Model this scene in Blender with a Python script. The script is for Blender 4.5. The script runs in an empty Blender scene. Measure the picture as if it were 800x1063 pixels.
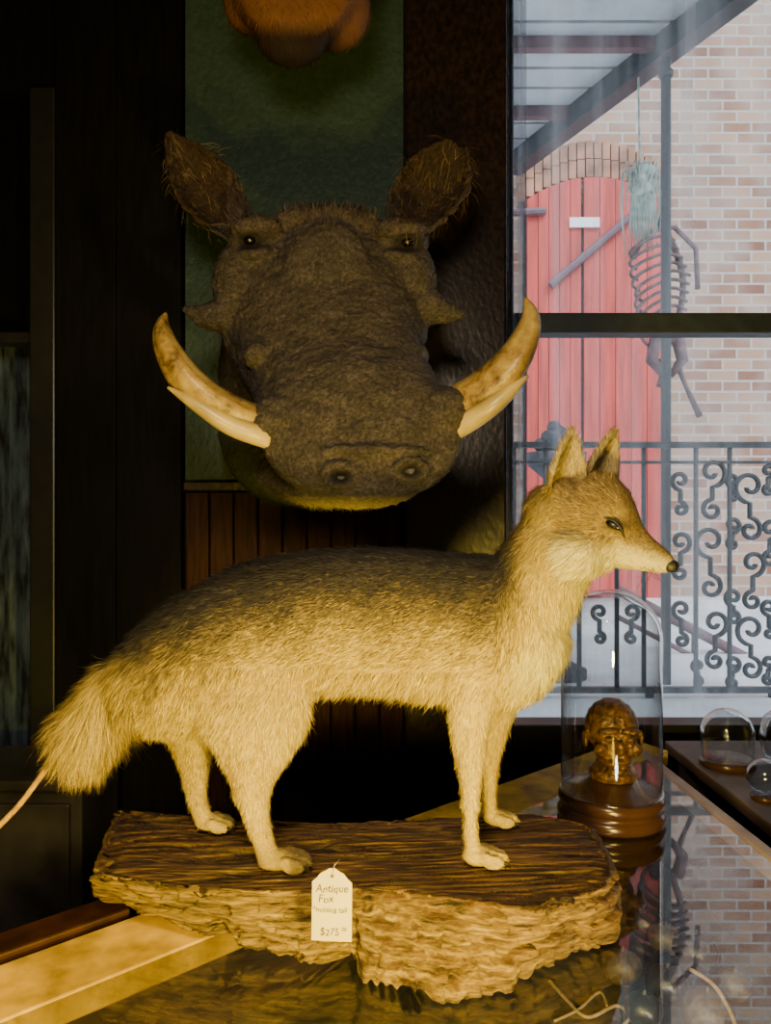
import bpy, bmesh, math, random
import numpy as np
from mathutils import Vector, Matrix, noise
from mathutils.bvhtree import BVHTree

random.seed(4)
H = 1.35; F = 800.0
C = bpy.context.scene.collection
pi = math.pi

def P(px, py, Y): return Vector((Y*(px-400)/F, Y, H+Y*(531.5-py)/F))
def on(px, py, z):
    Y = (H-z)*F/(py-531.5)
    return Vector((Y*(px-400)/F, Y, z))
def inv(pts):
    Y = np.maximum(pts[:,1], 1e-3)
    return 400+F*pts[:,0]/Y, 531.5-F*(pts[:,2]-H)/Y

# ------------------------------------------------------------------ materials
def base_mat(name):
    m = bpy.data.materials.new(name); m.use_nodes = True
    nt = m.node_tree; b = nt.nodes['Principled BSDF']
    return m, nt, b
def mk(name, col, rough=.6, metal=0, var=.15, scale=30, bump=.0, spec=.5, stretch=(1,1,1), col2=None):
    m, nt, b = base_mat(name)
    tc = nt.nodes.new('ShaderNodeTexCoord'); mp = nt.nodes.new('ShaderNodeMapping')
    mp.inputs['Scale'].default_value = stretch
    nz = nt.nodes.new('ShaderNodeTexNoise'); nz.inputs['Scale'].default_value = scale; nz.inputs['Detail'].default_value = 6
    cr = nt.nodes.new('ShaderNodeValToRGB')
    c1 = [max(0, c*(1-var)) for c in col]; c2 = col2 if col2 else [min(1, c*(1+var)) for c in col]
    cr.color_ramp.elements[0].position = .35; cr.color_ramp.elements[1].position = .65
    cr.color_ramp.elements[0].color = (*c1, 1); cr.color_ramp.elements[1].color = (*c2, 1)
    L = nt.links.new
    L(tc.outputs['Object'], mp.inputs[0]); L(mp.outputs[0], nz.inputs['Vector']); L(nz.outputs['Fac'], cr.inputs[0])
    L(cr.outputs[0], b.inputs['Base Color'])
    b.inputs['Roughness'].default_value = rough; b.inputs['Metallic'].default_value = metal
    b.inputs['Specular IOR Level'].default_value = spec
    if bump:
        bp = nt.nodes.new('ShaderNodeBump'); bp.inputs['Strength'].default_value = bump; bp.inputs['Distance'].default_value = .004
        L(nz.outputs['Fac'], bp.inputs['Height']); L(bp.outputs[0], b.inputs['Normal'])
    return m
def attr_mat(name, rough=.75, spec=.25, bump=0, noise_amt=0):
    m, nt, b = base_mat(name)
    a = nt.nodes.new('ShaderNodeAttribute'); a.attribute_name = 'Col'
    nt.links.new(a.outputs['Color'], b.inputs['Base Color'])
    b.inputs['Roughness'].default_value = rough; b.inputs['Specular IOR Level'].default_value = spec
    if bump:
        tc = nt.nodes.new('ShaderNodeTexCoord'); nz = nt.nodes.new('ShaderNodeTexNoise'); nz.inputs['Scale'].default_value = 200
        nz.inputs['Detail'].default_value = 10; nz.inputs['Roughness'].default_value=.75
        bp = nt.nodes.new('ShaderNodeBump'); bp.inputs['Strength'].default_value = bump; bp.inputs['Distance'].default_value = .005
        nt.links.new(tc.outputs['Object'], nz.inputs['Vector']); nt.links.new(nz.outputs['Fac'], bp.inputs['Height']); nt.links.new(bp.outputs[0], b.inputs['Normal'])
        mx=nt.nodes.new('ShaderNodeMixRGB'); mx.blend_type='MULTIPLY'; mx.inputs[0].default_value=1
        mr=nt.nodes.new('ShaderNodeMapRange'); mr.inputs['From Min'].default_value=.35; mr.inputs['From Max'].default_value=.65; mr.inputs['To Min'].default_value=.35; mr.inputs['To Max'].default_value=1.6
        nt.links.new(nz.outputs['Fac'],mr.inputs['Value']); nt.links.new(a.outputs['Color'],mx.inputs[1]); nt.links.new(mr.outputs[0],mx.inputs[2]); nt.links.new(mx.outputs[0],b.inputs['Base Color'])
    return m
def glass_mat(name, tint=(1,1,1), lo=.04, hi=.8, power=4, rough=0.0):
    m = bpy.data.materials.new(name); m.use_nodes = True; nt = m.node_tree
    nt.nodes.clear()
    o = nt.nodes.new('ShaderNodeOutputMaterial'); mx = nt.nodes.new('ShaderNodeMixShader')
    t = nt.nodes.new('ShaderNodeBsdfTransparent'); g = nt.nodes.new('ShaderNodeBsdfGlossy'); f = nt.nodes.new('ShaderNodeLayerWeight')
    f.inputs['Blend'].default_value=.5
    pw=nt.nodes.new('ShaderNodeMath'); pw.operation='POWER'; pw.inputs[1].default_value=power
    ma=nt.nodes.new('ShaderNodeMath'); ma.operation='MULTIPLY_ADD'; ma.inputs[1].default_value=hi; ma.inputs[2].default_value=lo
    t.inputs[0].default_value = (*tint, 1); g.inputs['Roughness'].default_value = rough
    L = nt.links.new
    L(f.outputs['Facing'], pw.inputs[0]); L(pw.outputs[0],ma.inputs[0]); L(ma.outputs[0], mx.inputs[0]); L(t.outputs[0], mx.inputs[1]); L(g.outputs[0], mx.inputs[2]); L(mx.outputs[0], o.inputs[0])
    return m

M = {}
M['dark_wall'] = mk('dark_wall', (.003,.0026,.0026), .7, var=.4, scale=10, bump=.1, stretch=(8,8,1), spec=.12)
M['post'] = mk('post_wood', (.015,.0075,.005), .34, var=.6, scale=90, bump=.25, stretch=(1,1,.7), spec=.5)
M['green'] = mk('green_paint', (.036,.064,.050), .5, var=.14, scale=70, bump=.9, stretch=(1.2,1.2,1), spec=.25)
M['wainscot'] = mk('wainscot_wood', (.026,.0085,.005), .55, var=.4, scale=12, bump=.3, stretch=(10,10,1), spec=.12)
M['black'] = mk('black_paint', (.012,.012,.013), .4)
M['room'] = mk('room_plaster', (.05,.04,.035), .8)
M['floorwood'] = mk('floor_wood', (.06,.035,.02), .5, var=.4, scale=8, stretch=(1,10,1))
M['rail'] = mk('case_rail_wood', (.58,.35,.016), .5, var=.45, scale=12, bump=.3, stretch=(1.5,1.5,1), spec=.12)
M['rail2'] = mk('case_edge_wood', (.30,.22,.17), .4, var=.3, scale=12)
M['casewood'] = mk('case_wood', (.07,.045,.035), .5, var=.4, scale=12)
M['glass'] = glass_mat('pane_glass', (.95,.97,.98), .03,.6)
M['counterglass'] = glass_mat('counter_glass', (.84,.87,.86), .09, .90, 2.5, .01)
M['domeglass'] = glass_mat('dome_glass', (.94,.96,.955), .09,.95,1.7)
M['iron'] = mk('painted_iron', (.03,.04,.05), .5, var=.2)
M['ivory2'] = mk('tusk_pale', (.46,.34,.11), .35, var=.3, scale=14)
M['eye'] = mk('eye_glass', (.004,.003,.003), .22)
M['nose'] = mk('nose_leather', (.010,.008,.007), .45, scale=200, bump=.5)
M['fur'] = attr_mat('fur_strands')
M['hide'] = attr_mat('hide', .70, .28, 1.0)
M['base'] = mk('turned_wood', (.05,.022,.012), .2, var=.35, scale=8)
M['carved'] = mk('carved_amber_wood', (.13,.062,.015), .36, var=.7, scale=110, bump=.6, metal=.25)
M['tag'] = mk('tag_card', (.52,.45,.32), .7, var=.06)
M['ink'] = mk('ink', (.06,.05,.045), .7)
M['cord'] = mk('cord', (.50,.36,.18), .8, var=.2, scale=200)
M['tailcore'] = mk('tail_core', (.45,.25,.03), .7, var=.3, scale=150)
def ivory():
    m,nt,b=base_mat('tusk_ivory'); L=nt.links.new
    tc=nt.nodes.new('ShaderNodeTexCoord')
    nz=nt.nodes.new('ShaderNodeTexNoise'); nz.inputs['Scale'].default_value=26; nz.inputs['Detail'].default_value=9; nz.inputs['Roughness'].default_value=.65
    cr=nt.nodes.new('ShaderNodeValToRGB'); e=cr.color_ramp.elements
    e[0].position=.34; e[0].color=(.055,.028,.007,1); e[1].position=.66; e[1].color=(.44,.31,.09,1); x=e.new(.48); x.color=(.27,.17,.045,1)
    n2=nt.nodes.new('ShaderNodeTexNoise'); n2.inputs['Scale'].default_value=120
    bp=nt.nodes.new('ShaderNodeBump'); bp.inputs['Strength'].default_value=.6; bp.inputs['Distance'].default_value=.002
    L(tc.outputs['Object'],nz.inputs['Vector']); L(tc.outputs['Object'],n2.inputs['Vector']); L(nz.outputs['Fac'],cr.inputs[0]); L(cr.outputs[0],b.inputs['Base Color'])
    L(n2.outputs['Fac'],bp.inputs['Height']); L(bp.outputs[0],b.inputs['Normal']); b.inputs['Roughness'].default_value=.4; return m
M['ivory']=ivory()

# ------------------------------------------------------------------ mesh builder
OFF = {}
class MB:
    def __init__(s): s.v = []; s.f = []
    def add(s, vs, fs):
        b = len(s.v); s.v += [Vector(v) for v in vs]; s.f += [tuple(i+b for i in f) for f in fs]; return s
    def box(s, lo, hi, rot=0, c=None):
        x0,y0,z0 = lo; x1,y1,z1 = hi
        vs = [(x0,y0,z0),(x1,y0,z0),(x1,y1,z0),(x0,y1,z0),(x0,y0,z1),(x1,y0,z1),(x1,y1,z1),(x0,y1,z1)]
        return s.add(vs, [(0,3,2,1),(4,5,6,7),(0,1,5,4),(1,2,6,5),(2,3,7,6),(3,0,4,7)])
    def prism(s, poly, z0, z1):
        n = len(poly)
        vs = [(p[0],p[1],z0) for p in poly]+[(p[0],p[1],z1) for p in poly]
        fs = [tuple(range(n-1,-1,-1)), tuple(range(n,2*n))]+[(i,(i+1)%n,n+(i+1)%n,n+i) for i in range(n)]
        return s.add(vs, fs)
    def loft(s, rings, cap=True):
        n = len(rings[0]); vs = [v for r in rings for v in r]; fs = []
        for k in range(len(rings)-1):
            for i in range(n):
                a=k*n+i; b=k*n+(i+1)%n
                fs.append((a,b,b+n,a+n))
        if cap:
            c0 = sum((Vector(v) for v in rings[0]), Vector())/n; c1 = sum((Vector(v) for v in rings[-1]), Vector())/n
            i0=len(vs); vs += [c0,c1]; e=(len(rings)-1)*n
            for i in range(n):
                fs.append((i0,(i+1)%n,i)); fs.append((i0+1,e+i,e+(i+1)%n))
        return s.add(vs, fs)
    def tube(s, pts, rad, n=10, cap=True, ridge=0):
        pts = [Vector(p) for p in pts]
        if not hasattr(rad,'__len__'): rad=[rad]*len(pts)
        rings=[]; up=None
        for i,p in enumerate(pts):
            t=(pts[min(i+1,len(pts)-1)]-pts[max(i-1,0)])
            if t.length<1e-9: t=Vector((0,0,1))
            t.normalize()
            if up is None:
                up = Vector((0,1,0)) if abs(t.y)<.8 else Vector((1,0,0))
            u=(up-t*up.dot(t)).normalized(); v=t.cross(u); up=u
            ring=[]
            for k in range(n):
                a=2*pi*k/n; rr=rad[i]*(1+ridge*math.cos(3*a+.6)+ridge*.5*math.cos(7*a))
                ring.append(p+u*math.cos(a)*rr+v*math.sin(a)*rr)
            rings.append(ring)
        return s.loft(rings,cap)
    def ellip(s, c, r, n=14, m=9, rot=None):
        c=Vector(c); r = r if hasattr(r,'__len__') else (r,r,r)
        rings=[]
        for j in range(1,m):
            th=pi*j/m; ring=[]
            for k in range(n):
                a=2*pi*k/n
                v=Vector((r[0]*math.sin(th)*math.cos(a), r[1]*math.sin(th)*math.sin(a), -r[2]*math.cos(th)))
                if rot: v=rot@v
                ring.append(c+v)
            rings.append(ring)
        return s.loft(rings)
    def lathe(s, c, prof, n=40, cap=True):
        rings=[[Vector((c[0]+r*math.cos(2*pi*k/n), c[1]+r*math.sin(2*pi*k/n), c[2]+z)) for k in range(n)] for r,z in prof]
        return s.loft(rings,cap)
    def build(s, name, mat, parent=None, smooth=False, loc=None, recalc=True):
        if parent is not None: off=OFF[parent.name]
        elif loc is not None: off=Vector(loc)
        else:
            xs=[v.x for v in s.v]; ys=[v.y for v in s.v]; zs=[v.z for v in s.v]
            off=Vector(((min(xs)+max(xs))/2,(min(ys)+max(ys))/2,min(zs)))
        me=bpy.data.meshes.new(name); me.from_pydata([tuple(v-off) for v in s.v],[],s.f)
        if recalc:
            bm=bmesh.new(); bm.from_mesh(me); bmesh.ops.recalc_face_normals(bm,faces=bm.faces); bm.to_mesh(me); bm.free()
        if smooth: me.polygons.foreach_set('use_smooth',[True]*len(me.polygons))
        if mat: me.materials.append(mat)
        o=bpy.data.objects.new(name,me); C.objects.link(o)
        if parent is not None: o.parent=parent; OFF[o.name]=off
        else: o.location=off; OFF[o.name]=off
        return o
def bevel(o, w, seg=2):
    m=o.modifiers.new('b','BEVEL'); m.width=w; m.segments=seg; m.limit_method='ANGLE'; return o
def thing(name,label,cat,loc,group=None):
    o=bpy.data.objects.new(name,None); C.objects.link(o); o.location=loc; o.empty_display_size=.02
    OFF[o.name]=Vector(loc); o['label']=label; o['category']=cat
    if group: o['group']=group
    return o
def tag(o,label,cat,group=None,kind=None):
    o['label']=label; o['category']=cat
    if group: o['group']=group
    if kind: o['kind']=kind
    return o
def struct(o,label=None):
    o['kind']='structure'
    if label: o['label']=label
    return o
def ering(c,u,v,ru,rv,n=22): return [Vector(c)+u*math.cos(2*pi*k/n)*ru+v*math.sin(2*pi*k/n)*rv for k in range(n)]
UX,UY,UZ=Vector((1,0,0)),Vector((0,1,0)),Vector((0,0,1))
def spline(pts, m=6):
    pts=[np.array(p,float) for p in pts]; out=[]
    n=len(pts)
    for i in range(n-1):
        p0=pts[max(i-1,0)];p1=pts[i];p2=pts[i+1];p3=pts[min(i+2,n-1)]
        for k in range(m):
            t=k/m
            out.append(.5*((2*p1)+(-p0+p2)*t+(2*p0-5*p1+4*p2-p3)*t*t+(-p0+3*p1-3*p2+p3)*t**3))
    out.append(pts[-1]); return out
def ear(mb, base, tip, W, face, th, bend=0, prof=None, cup=.55, rag=0):
    base=Vector(base); tip=Vector(tip); ax=tip-base; a=ax.normalized()
    side=a.cross(Vector(face)).normalized(); f=side.cross(a).normalized()
    if f.dot(Vector(face))<0: f=-f
    prof = prof or [(0,.7),(.3,1),(.6,.82),(.85,.42),(1,.10)]
    rings=[]; n=24 if rag else 14
    for i in range(n+1):
        t=i/n; w=W*np.interp(t,[p[0] for p in prof],[p[1] for p in prof]); c=base+ax*t+f*bend*math.sin(pi*t)
        if rag: w*=1+rag*math.sin(i*2.1)*math.sin(pi*t)+rag*.6*math.sin(i*4.7)
        r=[]
        for k in range(9):
            an=-pi/2+pi*k/8; r.append(c+side*w*math.sin(an)-f*(w*cup*math.cos(an)))
        t2=min(th,w*.6)
        for k in range(9):
            an=pi/2-pi*k/8; r.append(c+side*(w-t2)*math.sin(an)-f*(w*cup*math.cos(an)-t2))
        rings.append(r)
    mb.loft(rings)
def organic(mb, voxel, it=6):
    me=bpy.data.meshes.new('tmp'); me.from_pydata([tuple(v) for v in mb.v],[],mb.f)
    bm=bmesh.new(); bm.from_mesh(me); bmesh.ops.recalc_face_normals(bm,faces=bm.faces); bm.to_mesh(me); bm.free()
    o=bpy.data.objects.new('tmp',me); C.objects.link(o)
    r=o.modifiers.new('r','REMESH'); r.mode='VOXEL'; r.voxel_size=voxel
    s=o.modifiers.new('s','SMOOTH'); s.factor=.5; s.iterations=it
    bpy.context.view_layer.update()
    dg=bpy.context.evaluated_depsgraph_get()
    res=bpy.data.meshes.new_from_object(o.evaluated_get(dg))
    bpy.data.objects.remove(o); return res
def arr(me):
    n=len(me.vertices); co=np.empty(n*3); me.vertices.foreach_get('co',co); co=co.reshape(-1,3)
    no=np.empty(n*3); me.vertices.foreach_get('normal',no); return co,no.reshape(-1,3)
def set_col(me,col):
    a=me.color_attributes.new('Col','FLOAT_COLOR','POINT')
    c=np.ones((len(me.vertices),4)); c[:,:3]=col; a.data.foreach_set('color',c.ravel())
def link_me(me,name,mat,parent):
    off=OFF[parent.name]; co,_=arr(me); me.vertices.foreach_set('co',(co-np.array(off)).ravel()); me.update()
    me.name=name; me.materials.clear(); me.materials.append(mat)
    me.polygons.foreach_set('use_smooth',[True]*len(me.polygons))
    o=bpy.data.objects.new(name,me); C.objects.link(o); o.parent=parent; OFF[o.name]=off; return o
def norm(a): return a/np.maximum(np.linalg.norm(a,axis=1,keepdims=True),1e-9)
def fur(me,N,fn,width,name,parent,seed=1,weight=None,jit=.3,wfn=None):
    rng=np.random.default_rng(seed)
    co,no=arr(me); me.calc_loop_triangles()
    t=np.empty(len(me.loop_triangles)*3,dtype=np.int32); me.loop_triangles.foreach_get('vertices',t); t=t.reshape(-1,3)
    a=co[t[:,0]];b=co[t[:,1]];c=co[t[:,2]]
    ar=np.linalg.norm(np.cross(b-a,c-a),axis=1)
    if weight is not None: ar=ar*weight((a+b+c)/3)
    idx=rng.choice(len(t),N,p=ar/ar.sum())
    r1=np.sqrt(rng.random(N))[:,None]; r2=rng.random(N)[:,None]
    w0=1-r1; w1=r1*(1-r2); w2=r1*r2
    p=a[idx]*w0+b[idx]*w1+c[idx]*w2
    n=norm(no[t[idx,0]]*w0+no[t[idx,1]]*w1+no[t[idx,2]]*w2)
    flow,lift,length,colr,colt=fn(p,n,rng)
    flow=norm(flow); flow=norm(flow-n*np.sum(flow*n,axis=1,keepdims=True)+rng.normal(0,.19,(N,3)))
    sw=np.stack([np.sin(p[:,0]*210+p[:,2]*90),np.sin(p[:,1]*160+p[:,2]*70),np.sin(p[:,2]*190+p[:,0]*120)],axis=1)*.04
    flow=norm(flow+sw)
    lift=lift[:,None]
    d1=norm(flow+n*lift); d2=norm(flow+n*lift*.25+rng.normal(0,.12,(N,3)))
    L=length[:,None]; s=norm(np.cross(d1,n)+rng.normal(0,.25,(N,3)))
    w=width if wfn is None else wfn(p)[:,None]*width
    p0=p-n*.001; m=p0+d1*L*.5; tp=m+d2*L*.5
    V=np.stack([p0-s*w*.5,p0+s*w*.5,m-s*w*.4,m+s*w*.4,tp],axis=1).reshape(-1,3)
    k=np.arange(N)[:,None]*5
    T=np.stack([k+np.array([[0,1,3]]),k+np.array([[0,3,2]]),k+np.array([[2,3,4]])],axis=1).reshape(-1,3)
    off=np.array(OFF[parent.name]); V=V-off
    fm=bpy.data.meshes.new(name); fm.from_pydata(V.tolist(),[],T.tolist())
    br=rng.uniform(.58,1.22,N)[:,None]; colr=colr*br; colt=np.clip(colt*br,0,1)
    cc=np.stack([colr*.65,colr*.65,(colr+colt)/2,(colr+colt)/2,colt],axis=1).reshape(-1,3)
    set_col(fm,cc)
    fm.polygons.foreach_set('use_smooth',[True]*len(fm.polygons))
    nn=norm(n+jit*rng.normal(0,1,(N,3))); NN=np.repeat(nn,5,axis=0)
    try: fm.normals_split_custom_set_from_vertices(NN.tolist())
    except Exception as e: print('normals',e)
    fm.materials.append(M['fur'])
    o=bpy.data.objects.new(name,fm); C.objects.link(o); o.parent=parent; OFF[o.name]=Vector(off); o['kind']='stuff'
    return o
def bvh_of(me):
    co,_=arr(me); return BVHTree.FromPolygons([tuple(c) for c in co],[tuple(p.vertices) for p in me.polygons])
CAM=Vector((0,0,H))
def hit(b,px,py,Yd=1.35):
    d=(P(px,py,1)-CAM).normalized(); r=b.ray_cast(CAM,d)
    if r[0] is None: print('miss',px,py); return P(px,py,Yd),Vector((0,-1,0))
    return r[0],r[1]

# ------------------------------------------------------------------ setting: the room
YW=1.75
XL,XR,YB,ZC=-1.7,1.9,-1.6,2.80
struct(MB().box((XL,YB,-.05),(XR,YW+.12,0)).build('floor',M['floorwood']))
struct(MB().box((XL,YB,ZC),(XR,YW+.12,ZC+.05)).build('ceiling',M['room']))
struct(MB().box((XL-.06,YB,0),(XL,YW+.12,ZC)).build('wall_left',M['room']))
struct(MB().box((XR,YB,0),(XR+.06,YW+.12,ZC)).build('wall_right',M['room']))
struct(MB().box((XL,YB-.06,0),(XR,YB,ZC)).build('wall_front',M['room']))
WX0,WX1,WZ0,WZ1=.262,1.62,.80,2.70
wb=MB().box((-.775,YW,0),(WX0,YW+.12,ZC)).box((WX0,YW,0),(WX1,YW+.12,WZ0)).box((WX0,YW,WZ1),(WX1,YW+.12,ZC)).box((WX1,YW,0),(XR,YW+.12,ZC))
wb.box((XL,YW,0),(-.775,YW+.12,.25)).box((XL,YW,2.3),(-.775,YW+.12,ZC)).box((XL,YW,.25),(-1.4,YW+.12,2.3))
struct(wb.build('wall_back',M['dark_wall']))
struct(bevel(MB().box((.043,1.70,0),(.268,YW-.001,ZC-.002)).build('trim_1',M['post']),.006))
struct(bevel(MB().box((-.452,YW-.012,1.42),(.041,YW-.001,ZC-.002)).build('trim_2',M['green']),.002))
ws=MB()
for k in range(9):
    x0=-.452+k*.0548; ws.box((x0+.0015,YW-.014,.0),(x0+.0533,YW-.001,1.395))
struct(bevel(ws.build('trim_3',M['wainscot']),.003))
struct(bevel(MB().box((-.452,YW-.035,1.396),(.041,YW-.001,1.419)).build('trim_4',M['post']),.004))
dl=MB()
for x0,x1 in ((-.735,-.6005),(-.600,-.455)): dl.box((x0,1.715,0),(x1,YW-.001,ZC-.002))
struct(bevel(dl.build('trim_5',M['dark_wall']),.003))

w=thing('window_1','','',(WX0,YW+.04,WZ0)); del w['label']; del w['category']; w['kind']='structure'
zt=P(0,338,YW+.04).z
fr=MB().box((WX0,YW+.005,WZ0),(WX0+.03,YW+.075,WZ1)).box((WX1-.04,YW+.005,WZ0),(WX1,YW+.075,WZ1)).box((WX0+.03,YW+.005,WZ1-.04),(WX1-.04,YW+.075,WZ1)).box((WX0+.03,YW+.005,WZ0),(WX1-.04,YW+.075,WZ0+.065))
struct(bevel(fr.build('window_frame',M['black'],w),.003))
struct(bevel(MB().box((WX0+.03,YW+.01,zt-.023),(WX1-.04,YW+.07,zt+.023)).build('transom',M['iron'],w),.004))
struct(MB().box((WX0+.03,YW+.038,WZ0+.065),(WX1-.04,YW+.042,zt-.023)).box((WX0+.03,YW+.038,zt+.023),(WX1-.04,YW+.042,WZ1-.04)).build('window_pane',M['glass'],w))
def sheer(name,col,a0,a1,sc,trans=True):
    m=bpy.data.materials.new(name); m.use_nodes=True; nt=m.node_tree; nt.nodes.clear(); L=nt.links.new
    o=nt.nodes.new('ShaderNodeOutputMaterial'); mx=nt.nodes.new('ShaderNodeMixShader'); t=nt.nodes.new('ShaderNodeBsdfTransparent')
    s=nt.nodes.new('ShaderNodeBsdfTranslucent' if trans else 'ShaderNodeBsdfDiffuse'); s.inputs[0].default_value=(*col,1)
    tc=nt.nodes.new('ShaderNodeTexCoord'); mp=nt.nodes.new('ShaderNodeMapping'); mp.inputs['Scale'].default_value=(1,.05,.02)
    n=nt.nodes.new('ShaderNodeTexNoise'); n.inputs['Scale'].default_value=sc; n.inputs['Detail'].default_value=3
    mr=nt.nodes.new('ShaderNodeMapRange'); mr.inputs['From Min'].default_value=.38; mr.inputs['From Max'].default_value=.68; mr.inputs['To Min'].default_value=a0; mr.inputs['To Max'].default_value=a1
    L(tc.outputs['Object'],mp.inputs[0]); L(mp.outputs[0],n.inputs['Vector']); L(n.outputs['Fac'],mr.inputs['Value']); L(mr.outputs[0],mx.inputs[0])
    L(t.outputs[0],mx.inputs[1]); L(s.outputs[0],mx.inputs[2]); L(mx.outputs[0],o.inputs[0]); return m
M['sheer']=sheer('sheer',(.16,.18,.22),.45,.8,60)
M['voile']=sheer('voile',(.80,.88,.93),.02,.30,14)
def drape(x0,x1,n,y,amp,fr_,z0,z1,name,mat):
    vs=[];fs=[]
    for i in range(n+1):
        x=x0+(x1-x0)*i/n; yy=y+amp*math.sin(x*fr_)+amp*.4*math.sin(x*fr_*2.7+1); vs += [(x,yy,z0),(x,yy,z1)]
    for i in range(n): fs.append((2*i,2*i+2,2*i+3,2*i+1))
    return MB().add(vs,fs).build(name,mat,recalc=False,smooth=True)
tag(drape(.272,.318,14,1.735,.006,400,WZ0+.15,WZ1,'sheer_curtain',M['sheer']),'narrow grey sheer curtain gathered beside the dark wooden post','curtain')
tag(drape(.33,1.58,160,1.925,.012,60,WZ0-.1,WZ1+.05,'voile_curtain',M['voile']),'wide pale see-through voile hanging in soft folds behind the window glass','curtain')

w2=thing('window_2','','',(-1.4,YW,.25)); del w2['label']; del w2['category']; w2['kind']='structure'
struct(bevel(MB().box((-.795,YW-.03,.25),(-.738,YW+.0,2.3)).box((-1.4,YW+.0,1.735),(-.795,YW+.05,1.76)).box((-1.4,YW,.25),(-.795,YW+.06,.31)).build('window_frame',M['black'],w2),.004))
struct(MB().box((-1.4,YW+.03,.31),(-.777,YW+.034,1.735)).box((-1.4,YW+.03,1.76),(-.777,YW+.034,2.3)).build('window_pane',M['glass'],w2))
M['curt']=mk('curtain_grey',(.05,.07,.10),.9,var=.9,scale=7,stretch=(6,6,1.6))  # curtain tone raised to imitate the faint blue-grey reflection in the pane
tag(drape(-1.46,-.70,80,YW+.16,.02,90,.15,1.80,'dark_curtain',M['curt']),'dark blue grey curtain hanging behind the black framed glass on the left','curtain')
struct(MB().box((-1.46,YW+.20,0.1),(-.70,YW+.22,2.4)).build('blackout_back',M['dark_wall']))  # unseen dark board behind the curtain, keeps daylight off it
struct(MB().box((-1.46,YW+.12,1.76),(-.70,YW+.14,2.4)).build('blackout_top',M['dark_wall']))  # dark board added above the curtain, blocks daylight through the upper pane
M['taupe']=mk('taupe_paint',(.040,.035,.032),.35,var=.5,scale=9)
cu=thing('reflection_block','dim taupe low cupboard in the dark left corner behind the fox','cupboard',(-.9,1.55,0))  # added block imitating the grey-brown floor reflection low in the left pane
bevel(MB().box((-1.25,1.46,0),(-.575,1.66,.825)).build('body',M['taupe'],cu),.004)
bevel(MB().box((-1.265,1.445,.825),(-.56,1.67,.845)).build('top',M['taupe'],cu),.004)
for a,b in ((-1.235,-.92),(-.91,-.595)):
    dd=bevel(MB().box((a,1.448,.05),(b,1.459,.80)).build('door',M['taupe'],cu),.003)
    kx_=b-.03 if a<-1 else a+.03
    MB().ellip((kx_,1.438,.5),(.010,.010,.010)).build('knob',M['post'],dd,True)

# ------------------------------------------------------------------ outside
GZ=.58; BY=7.0
M['ground']=mk('pale_paving',(.64,.67,.71),.9,var=.15,scale=3)
struct(MB().box((-6,YW+.3,GZ-.1),(9,BY+.4,GZ)).build('ground',M['ground']))
def brick():
    m,nt,b=base_mat('brick'); L=nt.links.new
    tc=nt.nodes.new('ShaderNodeTexCoord'); sp=nt.nodes.new('ShaderNodeSeparateXYZ'); cb_=nt.nodes.new('ShaderNodeCombineXYZ')
    br=nt.nodes.new('ShaderNodeTexBrick'); br.inputs['Scale'].default_value=1
    br.inputs['Brick Width'].default_value=.26; br.inputs['Row Height'].default_value=.098; br.inputs['Mortar Size'].default_value=.010
    br.inputs['Color1'].default_value=(.22,.085,.05,1); br.inputs['Color2'].default_value=(.46,.28,.19,1); br.inputs['Mortar'].default_value=(.44,.40,.37,1)
    br.inputs['Bias'].default_value=0
    nz=nt.nodes.new('ShaderNodeTexNoise'); nz.inputs['Scale'].default_value=2.3; nz.inputs['Detail'].default_value=5
    mx=nt.nodes.new('ShaderNodeMixRGB'); mx.inputs[2].default_value=(.48,.40,.35,1)
    mr=nt.nodes.new('ShaderNodeMapRange'); mr.inputs['From Min'].default_value=.40; mr.inputs['From Max'].default_value=.66; mr.inputs['To Max'].default_value=.6
    L(tc.outputs['Object'],sp.inputs[0]); L(sp.outputs['X'],cb_.inputs['X']); L(sp.outputs['Z'],cb_.inputs['Y']); L(cb_.outputs[0],br.inputs['Vector'])
    L(tc.outputs['Object'],nz.inputs['Vector']); L(nz.outputs['Fac'],mr.inputs['Value']); L(mr.outputs[0],mx.inputs[0]); L(br.outputs['Color'],mx.inputs[1]); L(mx.outputs[0],b.inputs['Base Color'])
    b.inputs['Roughness'].default_value=.9; return m
M['brick']=brick()
struct(MB().box((-5,BY,GZ),(8,BY+.3,8.5)).build('wall_brick_outside',M['brick']))
M['red']=mk('faded_red_paint',(.50,.06,.045),.7,var=.25,scale=3,stretch=(8,8,.6))
d=thing('door_1','','',(1.86,BY-.05,GZ)); del d['label']; del d['category']; d['kind']='structure'
dx0,dx1=P(546,0,6.95).x,P(686,0,6.95).x; dz=P(0,186,6.95).z
def archz(x): 
    t=(x-dx0)/(dx1-dx0)*2-1; return dz-.20*t*t
for half in (0,1):
    mb=MB(); mid=P(603,0,6.95).x
    a,b_=(dx0,mid-.012) if half==0 else (mid+.012,dx1)
    for k in range(5):
        x0=a+(b_-a)*k/5+.003; x1=a+(b_-a)*(k+1)/5-.003
        vs=[(x0,6.90,GZ),(x1,6.90,GZ),(x1,6.90,archz(x1)),(x0,6.90,archz(x0)),(x0,6.95,GZ),(x1,6.95,GZ),(x1,6.95,archz(x1)),(x0,6.95,archz(x0))]
        mb.add(vs,[(0,1,2,3),(7,6,5,4),(0,4,5,1),(1,5,6,2),(2,6,7,3),(3,7,4,0)])
    struct(mb.build('door_leaf',M['red'],d))
struct(MB().box((dx0-.02,6.955,GZ),(dx1+.02,6.998,dz-.22)).build('door_backing',M['iron'],d))
M['pewter']=mk('dark_metal',(.14,.08,.10),.6)
struct(MB().tube([P(571,296,6.86),P(655,224,6.86)],.034,8).build('door_brace',M['pewter'],d))
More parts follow.
